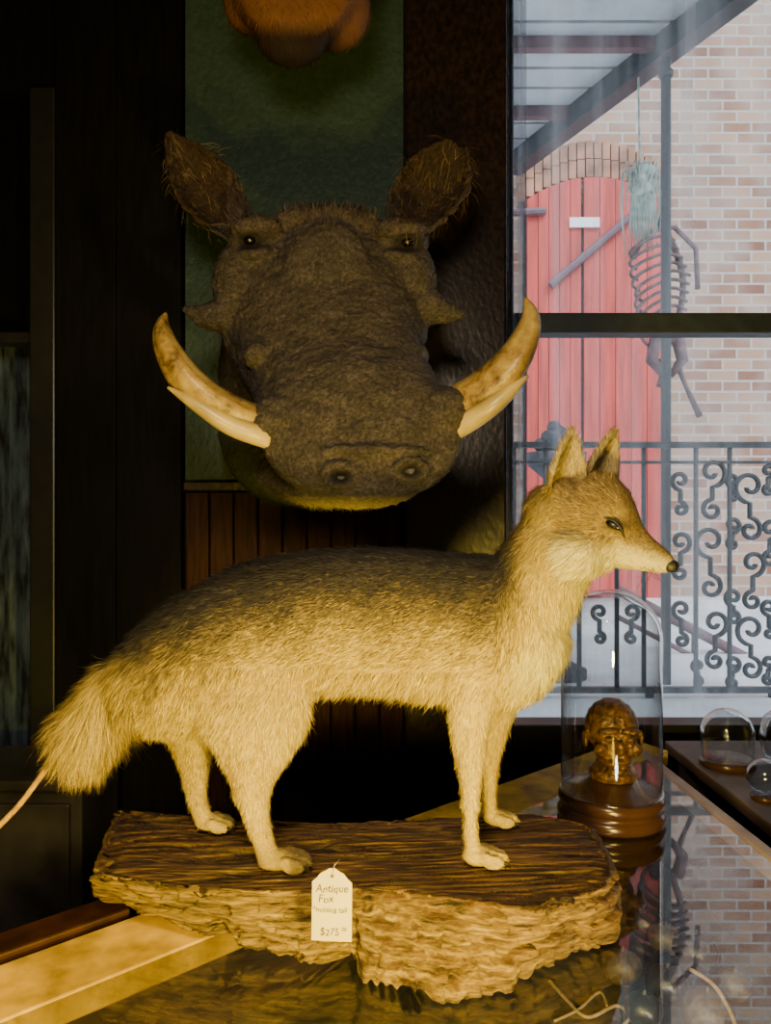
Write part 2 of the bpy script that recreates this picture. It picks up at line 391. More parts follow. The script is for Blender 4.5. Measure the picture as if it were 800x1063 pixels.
struct(MB().tube([P(528,221,6.87),P(566,219,6.87)],.035,8).build('hinge',M['pewter'],d))
M['white']=mk('white_plate',(.85,.85,.85),.6,var=.03)
struct(MB().box((P(591,0,6.88).x,6.87,P(0,236,6.88).z),(P(622,0,6.88).x,6.895,P(0,226,6.88).z)).build('door_plate',M['white'],d))
M['archbrick']=mk('arch_brick',(.34,.17,.11),.9,var=.45,scale=5)
M['mortar']=mk('mortar',(.44,.40,.37),.9)
ab=MB(); mo_=MB()
for row in (0,1):
    for k in range(18):
        x0=dx0-.08+(dx1-dx0+.16)*k/18+.006; x1=x0+(dx1-dx0+.16)/18-.012; z=archz((x0+x1)/2)+row*.17
        ab.box((x0,6.94+row*.01,z+.02),(x1,6.985,z+.178))
        mo_.box((x0-.006,6.985,z),(x1+.006,6.999,z+.19))
struct(ab.build('trim_6',M['archbrick'])); struct(mo_.build('trim_9',M['mortar']))
M['soffit']=mk('soffit_boards',(.50,.56,.62),.8,var=.15,scale=4)
PZ=H+2.2
beamA=Vector((1.55,3.31,PZ)); beamB=Vector((.93,4.80,PZ))
pr=thing('porch_roof','pale boarded porch soffit edged by a dark diagonal beam','roof',(.6,3.2,PZ))
sof=MB(); 
def bx_(y): return beamA.x+(beamB.x-beamA.x)*(y-beamA.y)/(beamB.y-beamA.y)
for k in range(16):
    y0=1.95+k*.19; y1=y0+.165
    sof.prism([(-.8,y0),(bx_(y0),y0),(bx_(y1),y1),(-.8,y1)],PZ+.12,PZ+.14)
sof.build('soffit_boards',M['soffit'],pr)
dirb=(beamB-beamA).normalized(); nb_=Vector((dirb.y,-dirb.x,0))*.05
A_=beamA-dirb*1.4; B_=beamB+dirb*.25
MB().prism([(A_+nb_)[:2],(B_+nb_)[:2],(B_-nb_)[:2],(A_-nb_)[:2]],PZ,PZ+.16).build('beam',M['iron'],pr)
jb=MB()
for y in (3.05,3.75,4.4): jb.box((-.8,y,PZ+.06),(bx_(y),y+.05,PZ+.12))
jb.build('joists',M['pewter'],pr)
M['backing']=mk('soffit_gap',(.12,.13,.15),.9)
MB().prism([(-.8,1.95),(bx_(1.95),1.95),(bx_(4.98),4.98),(-.8,4.98)],PZ+.15,PZ+.17).build('roof_deck',M['backing'],pr)
po=thing('porch_post','thin dark iron post with a pointed cap standing behind the railing','post',(P(690,0,3.45).x,3.45,GZ))
xp=P(691,0,3.45).x
MB().tube([(xp,3.45,GZ),(xp,3.45,P(0,80,3.45).z)],.022,10).build('shaft',M['iron'],po,True)
MB().lathe((xp,3.45,P(0,80,3.45).z),[(.03,0),(.034,.02),(.018,.04),(.026,.06),(.002,.12)],14).build('cap',M['iron'],po,True)
RY=3.2
rl=thing('iron_railing','black wrought iron railing with scrollwork outside the window','railing',(1.1,RY,GZ))
zt1=P(0,462,RY).z; zt2=P(0,716,RY).z; zt3=P(0,480,RY).z
x0,x1=.3,2.6
MB().box((x0,RY-.02,zt1-.012),(x1,RY+.02,zt1+.012)).build('top_rail',M['iron'],rl)
MB().box((x0,RY-.012,zt3-.006),(x1,RY+.012,zt3+.006)).build('middle_rail',M['iron'],rl)
MB().box((x0,RY-.014,zt2-.012),(x1,RY+.014,zt2+.012)).build('bottom_rail',M['iron'],rl)
for px in (533,566,601,640,668,722,757,812,850):
    x=P(px,0,RY).x; MB().tube([(x,RY,zt2),(x,RY,zt1)],.0105,8).build('baluster',M['iron'],rl,True)
for px in (548,674,802): 
    x=P(px,0,RY).x; MB().box((x-.014,RY-.014,GZ),(x+.014,RY+.014,zt2)).build('foot',M['iron'],rl)
def sscroll(c,r,h,sg):
    pts=[]; n=26
    for i in range(n+1):
        t=i/n; a=-pi*.5+2.4*pi*(1-t); rr=r*(.2+.8*t)
        pts.append(Vector((c.x+sg*rr*math.cos(a),c.y,c.z+h*.5+rr*math.sin(a)+r)))
    low=[]
    r2=r*.72
    for i in range(n+1):
        t=i/n; a=pi*.5+2.4*pi*t; rr=r2*(1-.8*t)
        low.append(Vector((c.x+sg*rr*math.cos(a),c.y,c.z-h*.5+rr*math.sin(a)-r2)))
    return pts+low
scs=[(739,512,.062,.05,1),(778,530,.070,.06,-1),(737,588,.070,.07,-1),(781,606,.056,.06,1),(742,668,.056,.06,1),(779,676,.066,.05,-1),(760,556,.034,.02,1),(760,508,.028,.02,-1),(761,632,.038,.02,-1),(760,700,.034,.02,1),
     (706,515,.040,.05,-1),(706,580,.046,.05,1),(707,650,.040,.06,-1),(655,650,.034,.05,1),(622,650,.034,.05,-1),(584,650,.034,.05,1),(549,650,.034,.05,-1),(797,500,.03,.03,1),(799,566,.044,.05,1),(798,645,.034,.05,-1),(724,700,.026,.02,-1),(797,698,.03,.02,1)]
for i,(px,py,r,h,sg) in enumerate(scs):
    MB().tube(sscroll(P(px,py,RY),r,h,sg),.0105,6).build('scroll',M['iron'],rl,True)
st=thing('stair_handrail','grey sloping stair handrail beyond the black railing','handrail',(1.9,4.2,GZ))
MB().tube([P(640,612,4.2),P(830,712,4.2)],.028,8).build('rail',M['pewter'],st,True)
MB().tube([P(640,640,4.2),P(800,724,4.2)],.014,8).build('lower_rail',M['pewter'],st,True)
MB().tube([P(720,654,4.2),Vector((P(720,654,4.2).x,4.2,GZ))],.015,8).build('baluster',M['pewter'],st,True)
pc=Vector((P(577,0,3.6).x,3.6,GZ)); pzt=P(0,470,3.6).z-GZ
pl=thing('pedestal_planter','dark rounded planter on a pedestal beyond the railing, left of the fox ears','planter',pc)
M['dusk']=mk('dusk_stone',(.06,.06,.08),.8,var=.4,scale=20)
MB().lathe(pc,[(.14,0),(.14,.04),(.06,.08),(.045,pzt*.6),(.06,pzt-.12),(.13,pzt-.06),(.14,pzt)],24).build('pedestal',M['dusk'],pl,True)
pm=MB()
for k in range(26):
    a=random.uniform(0,2*pi); r=random.uniform(0,.09); pm.ellip((pc.x+r*math.cos(a),pc.y+r*math.sin(a),GZ+pzt+.03+random.uniform(0,.10)*(1-r/.12)),(.035,.035,.035),8,6)
pm.build('clipped_plant',M['dusk'],pl,True)
M['bone']=mk('weathered_bone',(.15,.09,.10),.8,var=.5,scale=20)
M['moss']=mk('pale_moss',(.42,.50,.44),.9,var=.3,scale=20)
SY=3.9
sk=thing('hanging_skeleton','weathered skeleton ribs hanging under a pale mossy clump by the red door','skeleton',P(672,420,SY))
mo=MB()
for k in range(70):
    x=random.gauss(667,8); l=random.uniform(20,100); s_=random.uniform(-12,12)
    mo.tube([P(x,166+random.random()*14,SY+random.uniform(-.03,.03)),P(x+s_*.5+random.uniform(-6,6),168+l*.5,SY),P(x+s_*.8,172+l,SY)],[.006,.007,.002],4)
for k in range(7): mo.ellip(P(667+random.uniform(-7,7),184+random.uniform(-10,14),SY),(.035,.03,.035))
mo.build('moss_hair',M['moss'],sk,True)
MB().tube([P(662,60,SY),P(664,170,SY)],.006,6).build('rope',M['moss'],sk,True)
spn=[P(678,222,SY+.02),P(696,250,SY+.04),P(708,285,SY+.05),P(706,322,SY+.04),P(694,356,SY+.03)]
MB().tube([Vector(p) for p in spline(spn,5)],.017,8).build('spine',M['bone'],sk,True)
for k in range(9):
    t=k/8
    sx,sy=np.interp(t,[0,.5,1],[700,716,712]),250+t*72
    w_=40+14*math.sin(pi*(t*.8+.1)); drop=16+16*t
    for dy in (-.055,.055):
        pts=[P(sx,sy,SY+.04),P(sx-w_*.35,sy-5,SY+.04+dy*.8),P(sx-w_*.85,sy+drop*.25,SY+.03+dy*1.3),P(sx-w_*1.05,sy+drop*.8,SY+dy),P(sx-w_*.9,sy+drop*1.15,SY)]
        MB().tube([Vector(p) for p in spline(pts,4)],[.0085]*16+[.005],6).build('rib',M['bone'],sk,True)
MB().tube([P(655,268,SY),P(674,240,SY+.02),P(700,236,SY+.02),P(722,258,SY),P(724,300,SY-.02)],.013,6).build('collar_bone',M['bone'],sk,True)
pv=MB(); 
for sg in (-1,1): pv.tube([P(692,352,SY+.03),P(692+sg*12,354,SY),P(692+sg*16,374,SY-.03),P(692+sg*4,390,SY-.03)],[.02,.034,.03,.015],8)
pv.build('pelvis',M['bone'],sk,True)
for sg,xe,ye in ((-1,682,402),(1,724,432)):
    MB().tube([P(692+sg*10,376,SY),P((xe+700)/2,ye-30,SY-.03),P(xe+2,ye,SY)],[.018,.011,.018],8).build('thigh_bone',M['bone'],sk,True)

# ------------------------------------------------------------------ display case
TZ=.87
dirA=Vector((.7485,.6634,0)); nA=Vector((.6634,-.7485,0))
A1=Vector((.518,1.64,0)); A0=A1-dirA*1.75
R1=Vector((.60,.28,0)); L1=A0+nA*.55
case=thing('display_case','wood railed display case with glass top beneath the fox and the dome','display case',(.1,.9,0))
rb=MB().prism([A0[:2],(A0+nA*.10)[:2],(A1+nA*.10-dirA*.02)[:2],A1[:2]],TZ-.03,TZ)
bevel(rb.build('back_rail',M['rail'],case),.003)
dr=(R1-A1).normalized(); nr=Vector((dr.y,-dr.x,0))
if nr.x>0: nr=-nr
J=A1+nA*.10-dirA*.02
Q0=A1+dr*.10
bevel(MB().prism([Q0[:2],(Q0+nr*.022)[:2],(R1+nr*.022)[:2],R1[:2]],TZ-.03,TZ+.001).build('side_rail',M['rail2'],case),.003)
G1=R1+nr*.022; 
bevel(MB().prism([R1[:2],G1[:2],L1[:2],(L1-Vector((0,.03,0)))[:2],(R1-Vector((0,.03,0)))[:2]],TZ-.03,TZ).build('front_rail',M['rail'],case),.003)
glp=[(A0+nA*.1),(J),(Q0+nr*.022),G1,L1]
gt=MB(); n=len(glp); gt.add([(p.x,p.y,TZ-.0015) for p in glp],[tuple(range(n))]); gt.build('glass_top',M['counterglass'],case)
M['felt']=mk('case_felt',(.05,.047,.044),.9,var=.35,scale=9)
MB().prism([p[:2] for p in [A0,A1,R1,L1]],.68,.70).build('shelf',M['felt'],case)
body=MB()
def wallseg(a,b,t,z0,z1):
    d_=(b-a).normalized(); q=Vector((-d_.y,d_.x,0))*t
    body.prism([a[:2],b[:2],(b+q)[:2],(a+q)[:2]],z0,z1)
wallseg(A1,A0,.015,0.0,TZ-.03); wallseg(R1,A1,.015,0.0,TZ-.03); wallseg(L1,R1,.015,0,TZ-.03); wallseg(A0,L1,.015,0,TZ-.03)
body.build('cabinet_body',M['casewood'],case)
lg=MB().prism([(A0-nA*.012)[:2],(A0-nA*.06)[:2],(A0-nA*.06+dirA*.66)[:2],(A0-nA*.012+dirA*.66)[:2]],TZ-.020,TZ+.004)
lg.prism([(A0-nA*.02)[:2],(A0-nA*.055)[:2],(A0-nA*.055+dirA*.66)[:2],(A0-nA*.02+dirA*.66)[:2]],0,TZ-.020)
M['ledge']=mk('ledge_wood',(.04,.014,.007),.5,var=.4,scale=12,stretch=(2,2,1),spec=.2)
tag(bevel(lg.build('wooden_ledge',M['ledge']),.003),'dark reddish wooden ledge behind the case at the left','ledge')
tb=thing('side_table','dark low table between the glass case and the window','table',(.95,1.35,0))
bevel(MB().prism([(.61,1.10),(.60,1.66),(1.5,1.66),(1.5,1.10)],TZ-.035,TZ-.012).build('tabletop',M['casewood'],tb),.003)
for x,y in ((.66,1.14),(.64,1.61),(1.45,1.61),(1.45,1.14)): MB().box((x-.02,y-.02,0),(x+.02,y+.02,TZ-.035)).build('leg',M['casewood'],tb)

# ------------------------------------------------------------------ driftwood board
BZ=H-.398
ctrl=[((93,905),(102,946)),((180,918),(182,974)),((280,924),(286,998)),((365,920),(368,1008)),((410,923),(392,1028)),((470,930),(455,1039)),((520,938),(515,1034)),((565,943),(556,1008)),
((632,920),(634,980)),((641,900),(640,948)),((618,853),(615,900)),((560,842),(558,890)),((450,846),(450,895)),((330,852),(330,900)),((210,846),(215,890)),((118,838),(125,885))]
def closed_lin(pts,m):
    n=len(pts); out=[]
    for i in range(n):
        a=np.array(pts[i],float); b=np.array(pts[(i+1)%n],float)
        for k in range(m): out.append(a+(b-a)*k/m)
    for _ in range(3):
        out=[(out[i-1]+out[i]*2+out[(i+1)%len(out)])/4 for i in range(len(out))]
    return out
m_=50
T_=closed_lin([on(a[0],a[1],BZ) for a,b in ctrl],m_); B_=closed_lin([on(b[0],b[1],TZ+.001) for a,b in ctrl],m_)
NR=len(T_); cen=np.mean(T_,axis=0)
def NZ(x,y,z): return noise.noise(Vector((x,y,z)))
def topz(x,y):
    g=NZ(x*3.5+y*2,y*42-x*5,1.7); crack=max(0,1-abs(g)/.10)
    g1=NZ(x*5,y*95-x*10,7.7); c1=max(0,1-abs(g1)/.10)
    s=NZ(x*9,y*260-x*20,5.7)
    return -.015*crack**1.3*(.4+.6*abs(NZ(x*9,y*9,3))*2)-.007*c1-.003*abs(s)+.003*NZ(x*9,y*14,2)-.002
rings=[]
Ls=34
for l in range(Ls+1):
    t=l/Ls; ring=[]
    for i in range(NR):
        p=B_[i]*(1-t)+T_[i]*t
        out=p-cen; out[2]=0; out/=max(np.linalg.norm(out),1e-6)
        zz=p[2]+p[0]*.13+.006*NZ(p[0]*10,p[1]*10,1)
        g=NZ(p[0]*3,p[1]*3,zz*48); s=-.012*max(0,1-abs(g)/.07)
        g=NZ(p[0]*6,p[1]*6,zz*120+5); s-=.006*max(0,1-abs(g)/.10)
        s+=NZ(p[0]*10,p[1]*10,zz*320)*.0018+NZ(p[0]*160,p[1]*160,p[2]*200)*.0018
        pit=NZ(p[0]*75,p[1]*75,p[2]*85+9); s-=.007*max(0,pit-.12)*2.2
        s+=(1-t)*(NZ(p[0]*24,p[1]*24,3)*.014+NZ(p[0]*60,p[1]*60,8)*.006)
        s+= .004*math.sin(pi*t)
        if t>.80: s-=.009*((t-.80)/.20)**2
        q=p+out*s
        left=np.clip((-.02-p[0])/.25,0,1)
        lift=max(0,NZ(p[0]*30,p[1]*30,12))*.028+abs(NZ(p[0]*95,p[1]*95,2))*.011+.012*left
        q[2]+= lift*(1-t)**2.5
        if t==0 and (i//m_) in (5,9,12,14) : q[2]=TZ+.0005
        if t==1: q[2]=BZ+topz(q[0],q[1])*.8-.004
        ring.append(Vector(q))
    rings.append(ring)
TR=64
for l in range(1,TR):
    t=(1-l/TR); ring=[]
    for i in range(NR):
        p=cen+(T_[i]-cen)*t*(.98)
        z=topz(p[0],p[1])-.003*max(0,1-(1-t)*14)
        ring.append(Vector((p[0],p[1],BZ+z)))
    rings.append(ring)
bd=MB().loft(rings)
def wood_board():
    m,nt,b=base_mat('driftwood'); L=nt.links.new
    tc=nt.nodes.new('ShaderNodeTexCoord')
    def layer(sc,rot,cols,pos,s0=12):
        mp=nt.nodes.new('ShaderNodeMapping'); mp.inputs['Scale'].default_value=sc; mp.inputs['Rotation'].default_value=rot
        nz=nt.nodes.new('ShaderNodeTexNoise'); nz.inputs['Scale'].default_value=s0; nz.inputs['Detail'].default_value=10; nz.inputs['Roughness'].default_value=.75
        cr=nt.nodes.new('ShaderNodeValToRGB'); e=cr.color_ramp.elements
        e[0].position=pos[0]; e[0].color=(*cols[0],1); e[1].position=pos[2]; e[1].color=(*cols[2],1); x=e.new(pos[1]); x.color=(*cols[1],1)
        L(tc.outputs['Object'],mp.inputs[0]); L(mp.outputs[0],nz.inputs['Vector']); L(nz.outputs['Fac'],cr.inputs[0]); return nz,cr
    n1,c1=layer((.8,18,9),(0,.1,-.10),((.010,.005,.003),(.095,.042,.013),(.30,.16,.045)),(.38,.50,.68))
    n2,c2=layer((1.3,1.8,12),(0,.13,.0),((.010,.005,.002),(.20,.125,.024),(.52,.36,.075)),(.38,.50,.66),16)
    ge=nt.nodes.new('ShaderNodeNewGeometry'); sp=nt.nodes.new('ShaderNodeSeparateXYZ'); mr=nt.nodes.new('ShaderNodeMapRange')
    mr.inputs['From Min'].default_value=.35; mr.inputs['From Max'].default_value=.92
    mx=nt.nodes.new('ShaderNodeMixRGB'); L(ge.outputs['Normal'],sp.inputs[0]); L(sp.outputs['Z'],mr.inputs['Value']); L(mr.outputs[0],mx.inputs[0]); L(c2.outputs[0],mx.inputs[1]); L(c1.outputs[0],mx.inputs[2])
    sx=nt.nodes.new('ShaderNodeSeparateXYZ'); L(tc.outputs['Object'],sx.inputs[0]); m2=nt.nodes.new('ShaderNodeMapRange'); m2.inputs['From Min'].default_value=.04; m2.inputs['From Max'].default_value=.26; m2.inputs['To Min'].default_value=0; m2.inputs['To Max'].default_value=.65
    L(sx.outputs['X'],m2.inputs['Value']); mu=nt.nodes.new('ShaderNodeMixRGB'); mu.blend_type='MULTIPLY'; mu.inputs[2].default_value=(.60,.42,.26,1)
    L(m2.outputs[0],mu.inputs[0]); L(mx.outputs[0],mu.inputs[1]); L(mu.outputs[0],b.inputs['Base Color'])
    bp=nt.nodes.new('ShaderNodeBump'); bp.inputs['Strength'].default_value=1; bp.inputs['Distance'].default_value=.005
    ad=nt.nodes.new('ShaderNodeMath'); ad.operation='ADD'; L(n1.outputs['Fac'],ad.inputs[0]); L(n2.outputs['Fac'],ad.inputs[1])
    L(ad.outputs[0],bp.inputs['Height']); L(bp.outputs[0],b.inputs['Normal']); b.inputs['Roughness'].default_value=.55
    return m
M['drift']=wood_board()
tag(bd.build('driftwood_board',M['drift'],smooth=True,loc=(cen[0],cen[1],TZ)),'weathered grooved driftwood slab under the standing fox','board')

# ------------------------------------------------------------------ fox
FY=.915
fox=thing('taxidermy_fox','taxidermy fox with grey brown back and cream legs standing on driftwood, facing right','taxidermy fox',(0,FY,BZ))
fb=MB()
tor=[(122,678,726,.03),(136,661,744,.05),(160,637,762,.062),(205,608,760,.072),(255,588,746,.074),(305,574,729,.070),(355,569,717,.067),(405,569,719,.069),(450,572,726,.072),(490,575,735,.075),(522,578,736,.073),(550,596,726,.065),(574,628,698,.048),(586,648,676,.02)]
fb.loft([ering(P(s[0],(s[1]+s[2])/2,FY),UY,UZ,s[3],(s[2]-s[1])/2*FY/F,26) for s in spline(tor,3)])
pr_=Vector((.788,0,-.616))
nk=[(503,668,60,.06),(530,646,57,.061),(550,614,51,.053),(568,583,46,.047),(582,558,44,.044),(592,540,42,.041)]
fb.loft([ering(P(a,b,FY-.001*i),UY,pr_,w_,r*FY/F,22) for i,(a,b,r,w_) in enumerate(nk)])
fb.ellip(P(582,530,.904),(.032,.042,.038)); fb.ellip(P(565,541,.910),(.026,.036,.043))
fb.ellip(P(492,672,.872),(.045,.034,.075)); fb.ellip(P(492,672,.955),(.045,.034,.075))
fb.ellip(P(262,690,.872),(.062,.030,.070)); fb.ellip(P(250,690,.955),(.062,.030,.07))
fwd=(P(699,589,.852)-P(600,540,.900)).normalized(); sd=fwd.cross(UZ).normalized(); upv=sd.cross(fwd).normalized()
hd=[(582,537,.908,.038,.042),(599,533,.901,.046,.050),(618,536,.893,.045,.051),(634,546,.886,.040,.045),(646,558,.880,.030,.036),(656,568,.875,.0195,.0270),(668,575,.868,.0150,.0210),(681,580.5,.862,.0122,.0165),(691,585,.857,.0096,.0122),(697,588,.854,.0062,.0078)]
fb.loft([ering(P(a,b,y),sd,upv,ru,rv,22) for a,b,y,ru,rv in hd])
hc=P(612,540,.896)
for sg in (-1,1):
    fb.ellip(P(604,573,.9)+sd*sg*.033,(.031,.024,.027))
    fb.ellip(P(642,535,.885)+sd*sg*.020,(.016,.012,.008))
ef=(fwd*.62+Vector((.0,-.80,.05))).normalized()
epf=[(0,1.35),(.2,1.25),(.45,1.0),(.7,.66),(.88,.34),(.96,.20),(1,.11)]
ear(fb,P(589,508,.880),P(594,446,.876),.0215,ef,.0042,prof=epf,cup=.6)
ear(fb,P(622,506,.922),P(639,446,.925),.0200,ef,.0042,prof=epf,cup=.6)
def leg(st):
    fb.loft([ering((P((a+b)/2,py,Y)),UX,UY,(b-a)/2*Y/F,h,18) for py,a,b,Y,h in [tuple(q) for q in spline(st,3)]])
leg([(680,200,320,.888,.030),(720,198,324,.872,.036),(755,208,319,.866,.035),(785,226,302,.862,.028),(810,238,286,.86,.019),(835,247,279,.858,.0132),(860,257,281,.857,.0115),(885,265,288,.857,.013),(897,268,294,.857,.0135)])
leg([(700,150,260,.935,.03),(745,160,245,.942,.03),(775,178,223,.95,.022),(800,187,217,.955,.0145),(825,193,214,.96,.0112),(845,199,219,.963,.012),(856,203,226,.963,.0135)])
leg([(680,462,528,.885,.030),(720,463,519,.878,.028),(760,467,507,.874,.020),(800,475,502,.872,.0140),(835,480,496,.87,.0110),(865,481,496,.87,.0110),(890,482,502,.87,.013)])
leg([(700,488,545,.945,.028),(740,492,534,.955,.024),(780,497,521,.965,.015),(810,501,516,.972,.011),(835,502,515,.976,.0105),(850,502,518,.978,.012)])
fb.ellip(P(250,822,.859),(.010,.011,.014)); fb.ellip(P(197,812,.958),(.009,.010,.012)); fb.ellip(P(488,833,.868),(.0108,.0115,.014))
PB=BZ+.0010
def paw(px0,px1,Y,s=1):
    x0=P(px0,0,Y).x; x1=P(px1,0,Y).x; cx=(x0+x1)/2; l=(x1-x0)/2
    fb.ellip((cx-l*.25,Y,PB+.011*s),(l*.75,.0155*s,.0112*s))
    for k in range(4):
        yy=Y+(k-1.5)*.0098*s; fx=x1-.012*s-(.006 if k in (0,3) else 0)
        fb.ellip((fx,yy,PB+.0085*s),(.0135*s,.0048*s,.0085*s))
        fb.ellip((fx-.008,yy,PB+.013*s),(.009*s,.0047*s,.0070*s))
paw(266,323,.857,1.0); paw(202,243,.963,.92); paw(479,526,.868,.96); paw(501,537,.978,.90)
fb.tube([P(a,b,FY) for a,b in ((138,690),(117,705),(102,730),(91,758),(83,784))],[.021,.021,.026,.034,.026],14)
fme=organic(fb,.0023,4)
co,no=arr(fme)
def foxcol(p,n,rng=None):
    px,py=inv(p); N=len(p)
    dark=np.array([.040,.034,.029]); tan=np.array([.23,.160,.050]); cream=np.array([.62,.455,.105]); white=np.array([.76,.65,.30])
    k=rng.normal(0,.14,N) if rng is not None else np.zeros(N)
    pat=.04*np.sin(p[:,0]*60+p[:,2]*40)+.03*np.sin(p[:,0]*140-p[:,2]*90)
    topl=np.interp(px,[90,130,170,220,280,350,420,520,540],[690,650,618,595,578,566,568,570,566])
    v=np.clip((py-topl)/150+k+pat-np.maximum(n[:,2],0)*.14,0,1)[:,None]
    c=np.where(v<.24,dark,np.where(v<.54,dark+(tan-dark)*np.clip((v-.24)/.30,0,1),tan+(cream-tan)*np.clip((v-.54)/.30,0,1)))
    lg=np.clip((py-740)/40,0,1)[:,None]; c=c*(1-lg)+(cream*(.97+k[:,None]))*lg
    rear=np.clip((px-215)/30,0,1)*np.clip((345-px)/20,0,1)*np.clip((py-690)/40,0,1); c=c*(1-.4*rear[:,None])+cream*.4*rear[:,None]
    ledge=(np.clip((py-760)/30,0,1)*(np.sin(p[:,0]*180)*.5+.5))[:,None]*.25; c=c*(1-ledge)+tan*1.3*ledge
    paws=(np.clip((py-868)/22,0,1)*(px<340))[:,None]*.55; c=c*(1-paws)+tan*paws
    nkm=np.clip((px-515)/30,0,1)*np.clip((735-py)/30,0,1); nkm=nkm[:,None]
    s=((px-540)*.788+(py-630)*.616)/60
    w=np.clip((s+1.0)/1.2+k,0,1)[:,None]; w2_=np.clip((s-.35)/.5+k,0,1)[:,None]
    nc=tan*.9+(cream*1.05-tan*.9)*w; nc=nc+(white-nc)*w2_*.8; c=c*(1-nkm)+nc*nkm
    mane=np.exp(-(((px-522)/16)**2+((py-582)/30)**2))[:,None]*.8; c=c*(1-mane)+dark*mane
    tuft=np.exp(-(((px-262)/55)**2+((py-584)/13)**2))[:,None]*.8; c=c*(1-tuft)+dark*.6*tuft
    hm=(np.clip((px-572)/14,0,1)*np.clip((606-py)/10,0,1))[:,None]
    line=np.interp(px,[575,600,640,700],[556,556,561,583]); u=np.clip((py-line)/16+k*.6+.35,0,1)[:,None]
    hb=np.array([.29,.195,.065])*(1-.25*np.clip((px-640)/20,0,1))[:,None]*(1+k[:,None]*1.7)
    hcx=hb+(white*1.08-hb)*u; c=c*(1-hm)+hcx*hm
    em_=(np.exp(-(((px-639)/15)**2+((py-546)/6)**2))*(p[:,1]<.93))[:,None]*.9; c=c*(1-em_)+dark*.4*em_
    brow=(np.exp(-(((px-640)/9)**2+((py-532)/4)**2))*(p[:,1]<.93))[:,None]*.5; c=c*(1-brow)+cream*brow
    em=((py<496)&(px>560))[:,None]; inner=(n@np.array(ef)>.2)[:,None]
    c=np.where(em, np.where(inner,np.array([.44,.34,.14])*(1+k[:,None]),np.array([.40,.26,.06])),c)
    edge=((py<455)&(px>560))[:,None]; c=np.where(edge&~inner,np.array([.14,.10,.05]),c)
    tm=np.clip((155-px)/30,0,1)*np.clip((py-672)/25,0,1); tm=tm[:,None]; tcol=np.array([.46,.335,.095])*(1+k[:,None]*2)
    c=c*(1-tm)+tcol*tm
    return np.clip(c,0,1)
set_col(fme,foxcol(co,no,np.random.default_rng(5))*.6)
fbvh=bvh_of(fme)
def foxfur(p,n,rng):
    px,py=inv(p); N=len(p)
    flow=np.tile(np.array([-1.,0,-.45]),(N,1)); L=np.full(N,.0112); lift=np.full(N,.31)
    def setr(mask,f,l,li):
        flow[mask]=f; L[mask]=l; lift[mask]=li
    setr(py>705,[-.4,0,-1],.0120,.34)
    setr((px>225)&(px<480)&(py>695)&(py<748),[-.45,0,-1],.019,.40)
    setr((px<200),[-.75,0,-.75],.015,.38)
    setr((px>150)&(px<345)&(py>690)&(py<770),[-.35,0,-1],.015,.38)
    setr((py>762)&(px>150),[-.15,0,-1],.010,.40)
    setr((py>795)&(px>150),[-.05,0,-1],.0080,.42)
    setr((py>868)&(px>150),[.9,0,-.3],.0045,.38)
    setr((py>838)&(px>150)&(p[:,1]>.93),[.9,0,-.3],.0045,.38)
    setr((px>455)&(py>725)&(py<800),[-.2,0,-1],.010,.36)
    setr((px<140)&(py>685),[-.28,0,-1],.024,.38)
    setr((px<135)&(py>725),[-.22,0,-1],.036,.50)
    ng=(px>515)&(py<740); setr(ng,[-.35,0,-.94],.014,.38)
    setr((px>560)&(py>600)&(py<740),[-.1,0,-1],.018,.45)
    setr((px>530)&(py<560)&(py>490),[-.6,0,-.8],.012,.38)
    hg=(px>577)&(py<602)&((px-577)*.9+(602-py)*.4>22); setr(hg,list(-fwd+Vector((0,0,-.15))),.009,.42)
    setr((px>577)&(px<642)&(py>552)&(py<606),list(-fwd*.7+Vector((0,0,-.8))),.016,.55)
    setr((px>640)&(py<606)&(py>480),list(-fwd),.0062,.45)
    setr((px>660)&(py<606)&(py>480),list(-fwd),.0038,.36)
    setr((py<500)&(px>560),[-.1,0,1],.0105,.45)
    tf=np.exp(-(((px-262)/55)**2+((py-588)/16)**2)); L*=1+.8*tf; lift+=.35*tf
    ey_=(((px-640)/20)**2+((py-546)/9)**2<1)&(p[:,1]<.93); L[ey_]=.0012
    L=L*rng.uniform(.55,1.25,N); gh=(rng.random(N)<.05)&(py<760)&(px<570); L[gh]*=1.4
    c=foxcol(p,n,rng); k=rng.random(N)[:,None]
    bodyb=((py<690)&(px<545))[:,None]
    tip=np.where((k<.30)&bodyb,c*.15,np.where(k>.72,np.minimum(c*1.7+.03,1),c*1.0))
    legk=(~bodyb[:,0])[:,None]; tip=np.where(legk&(k<.20),c*.5,tip)
    return flow,lift,L,c*.8,tip
def fwt(c):
    px,py=inv(c); w=np.ones(len(c)); w[(px>577)&(py<606)]=2.4; w[py>760]=2.0; w[(px<150)]=1.6; w[c[:,1]>.95]*=.6; return w
def fww(p):
    px,py=inv(p); w=np.ones(len(p)); w[(px>650)&(py<606)]=.8; return w
link_me(fme.copy(),'body',M['fur'],fox)
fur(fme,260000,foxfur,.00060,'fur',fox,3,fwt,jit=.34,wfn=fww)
e0,_=hit(fbvh,637,545,.87)
def almond(c,sc=1):
    rot=Matrix((fwd,sd,upv)).transposed()
    return MB().ellip(c,(.0115*sc,.0050*sc,.0042*sc),16,10,rot=rot)
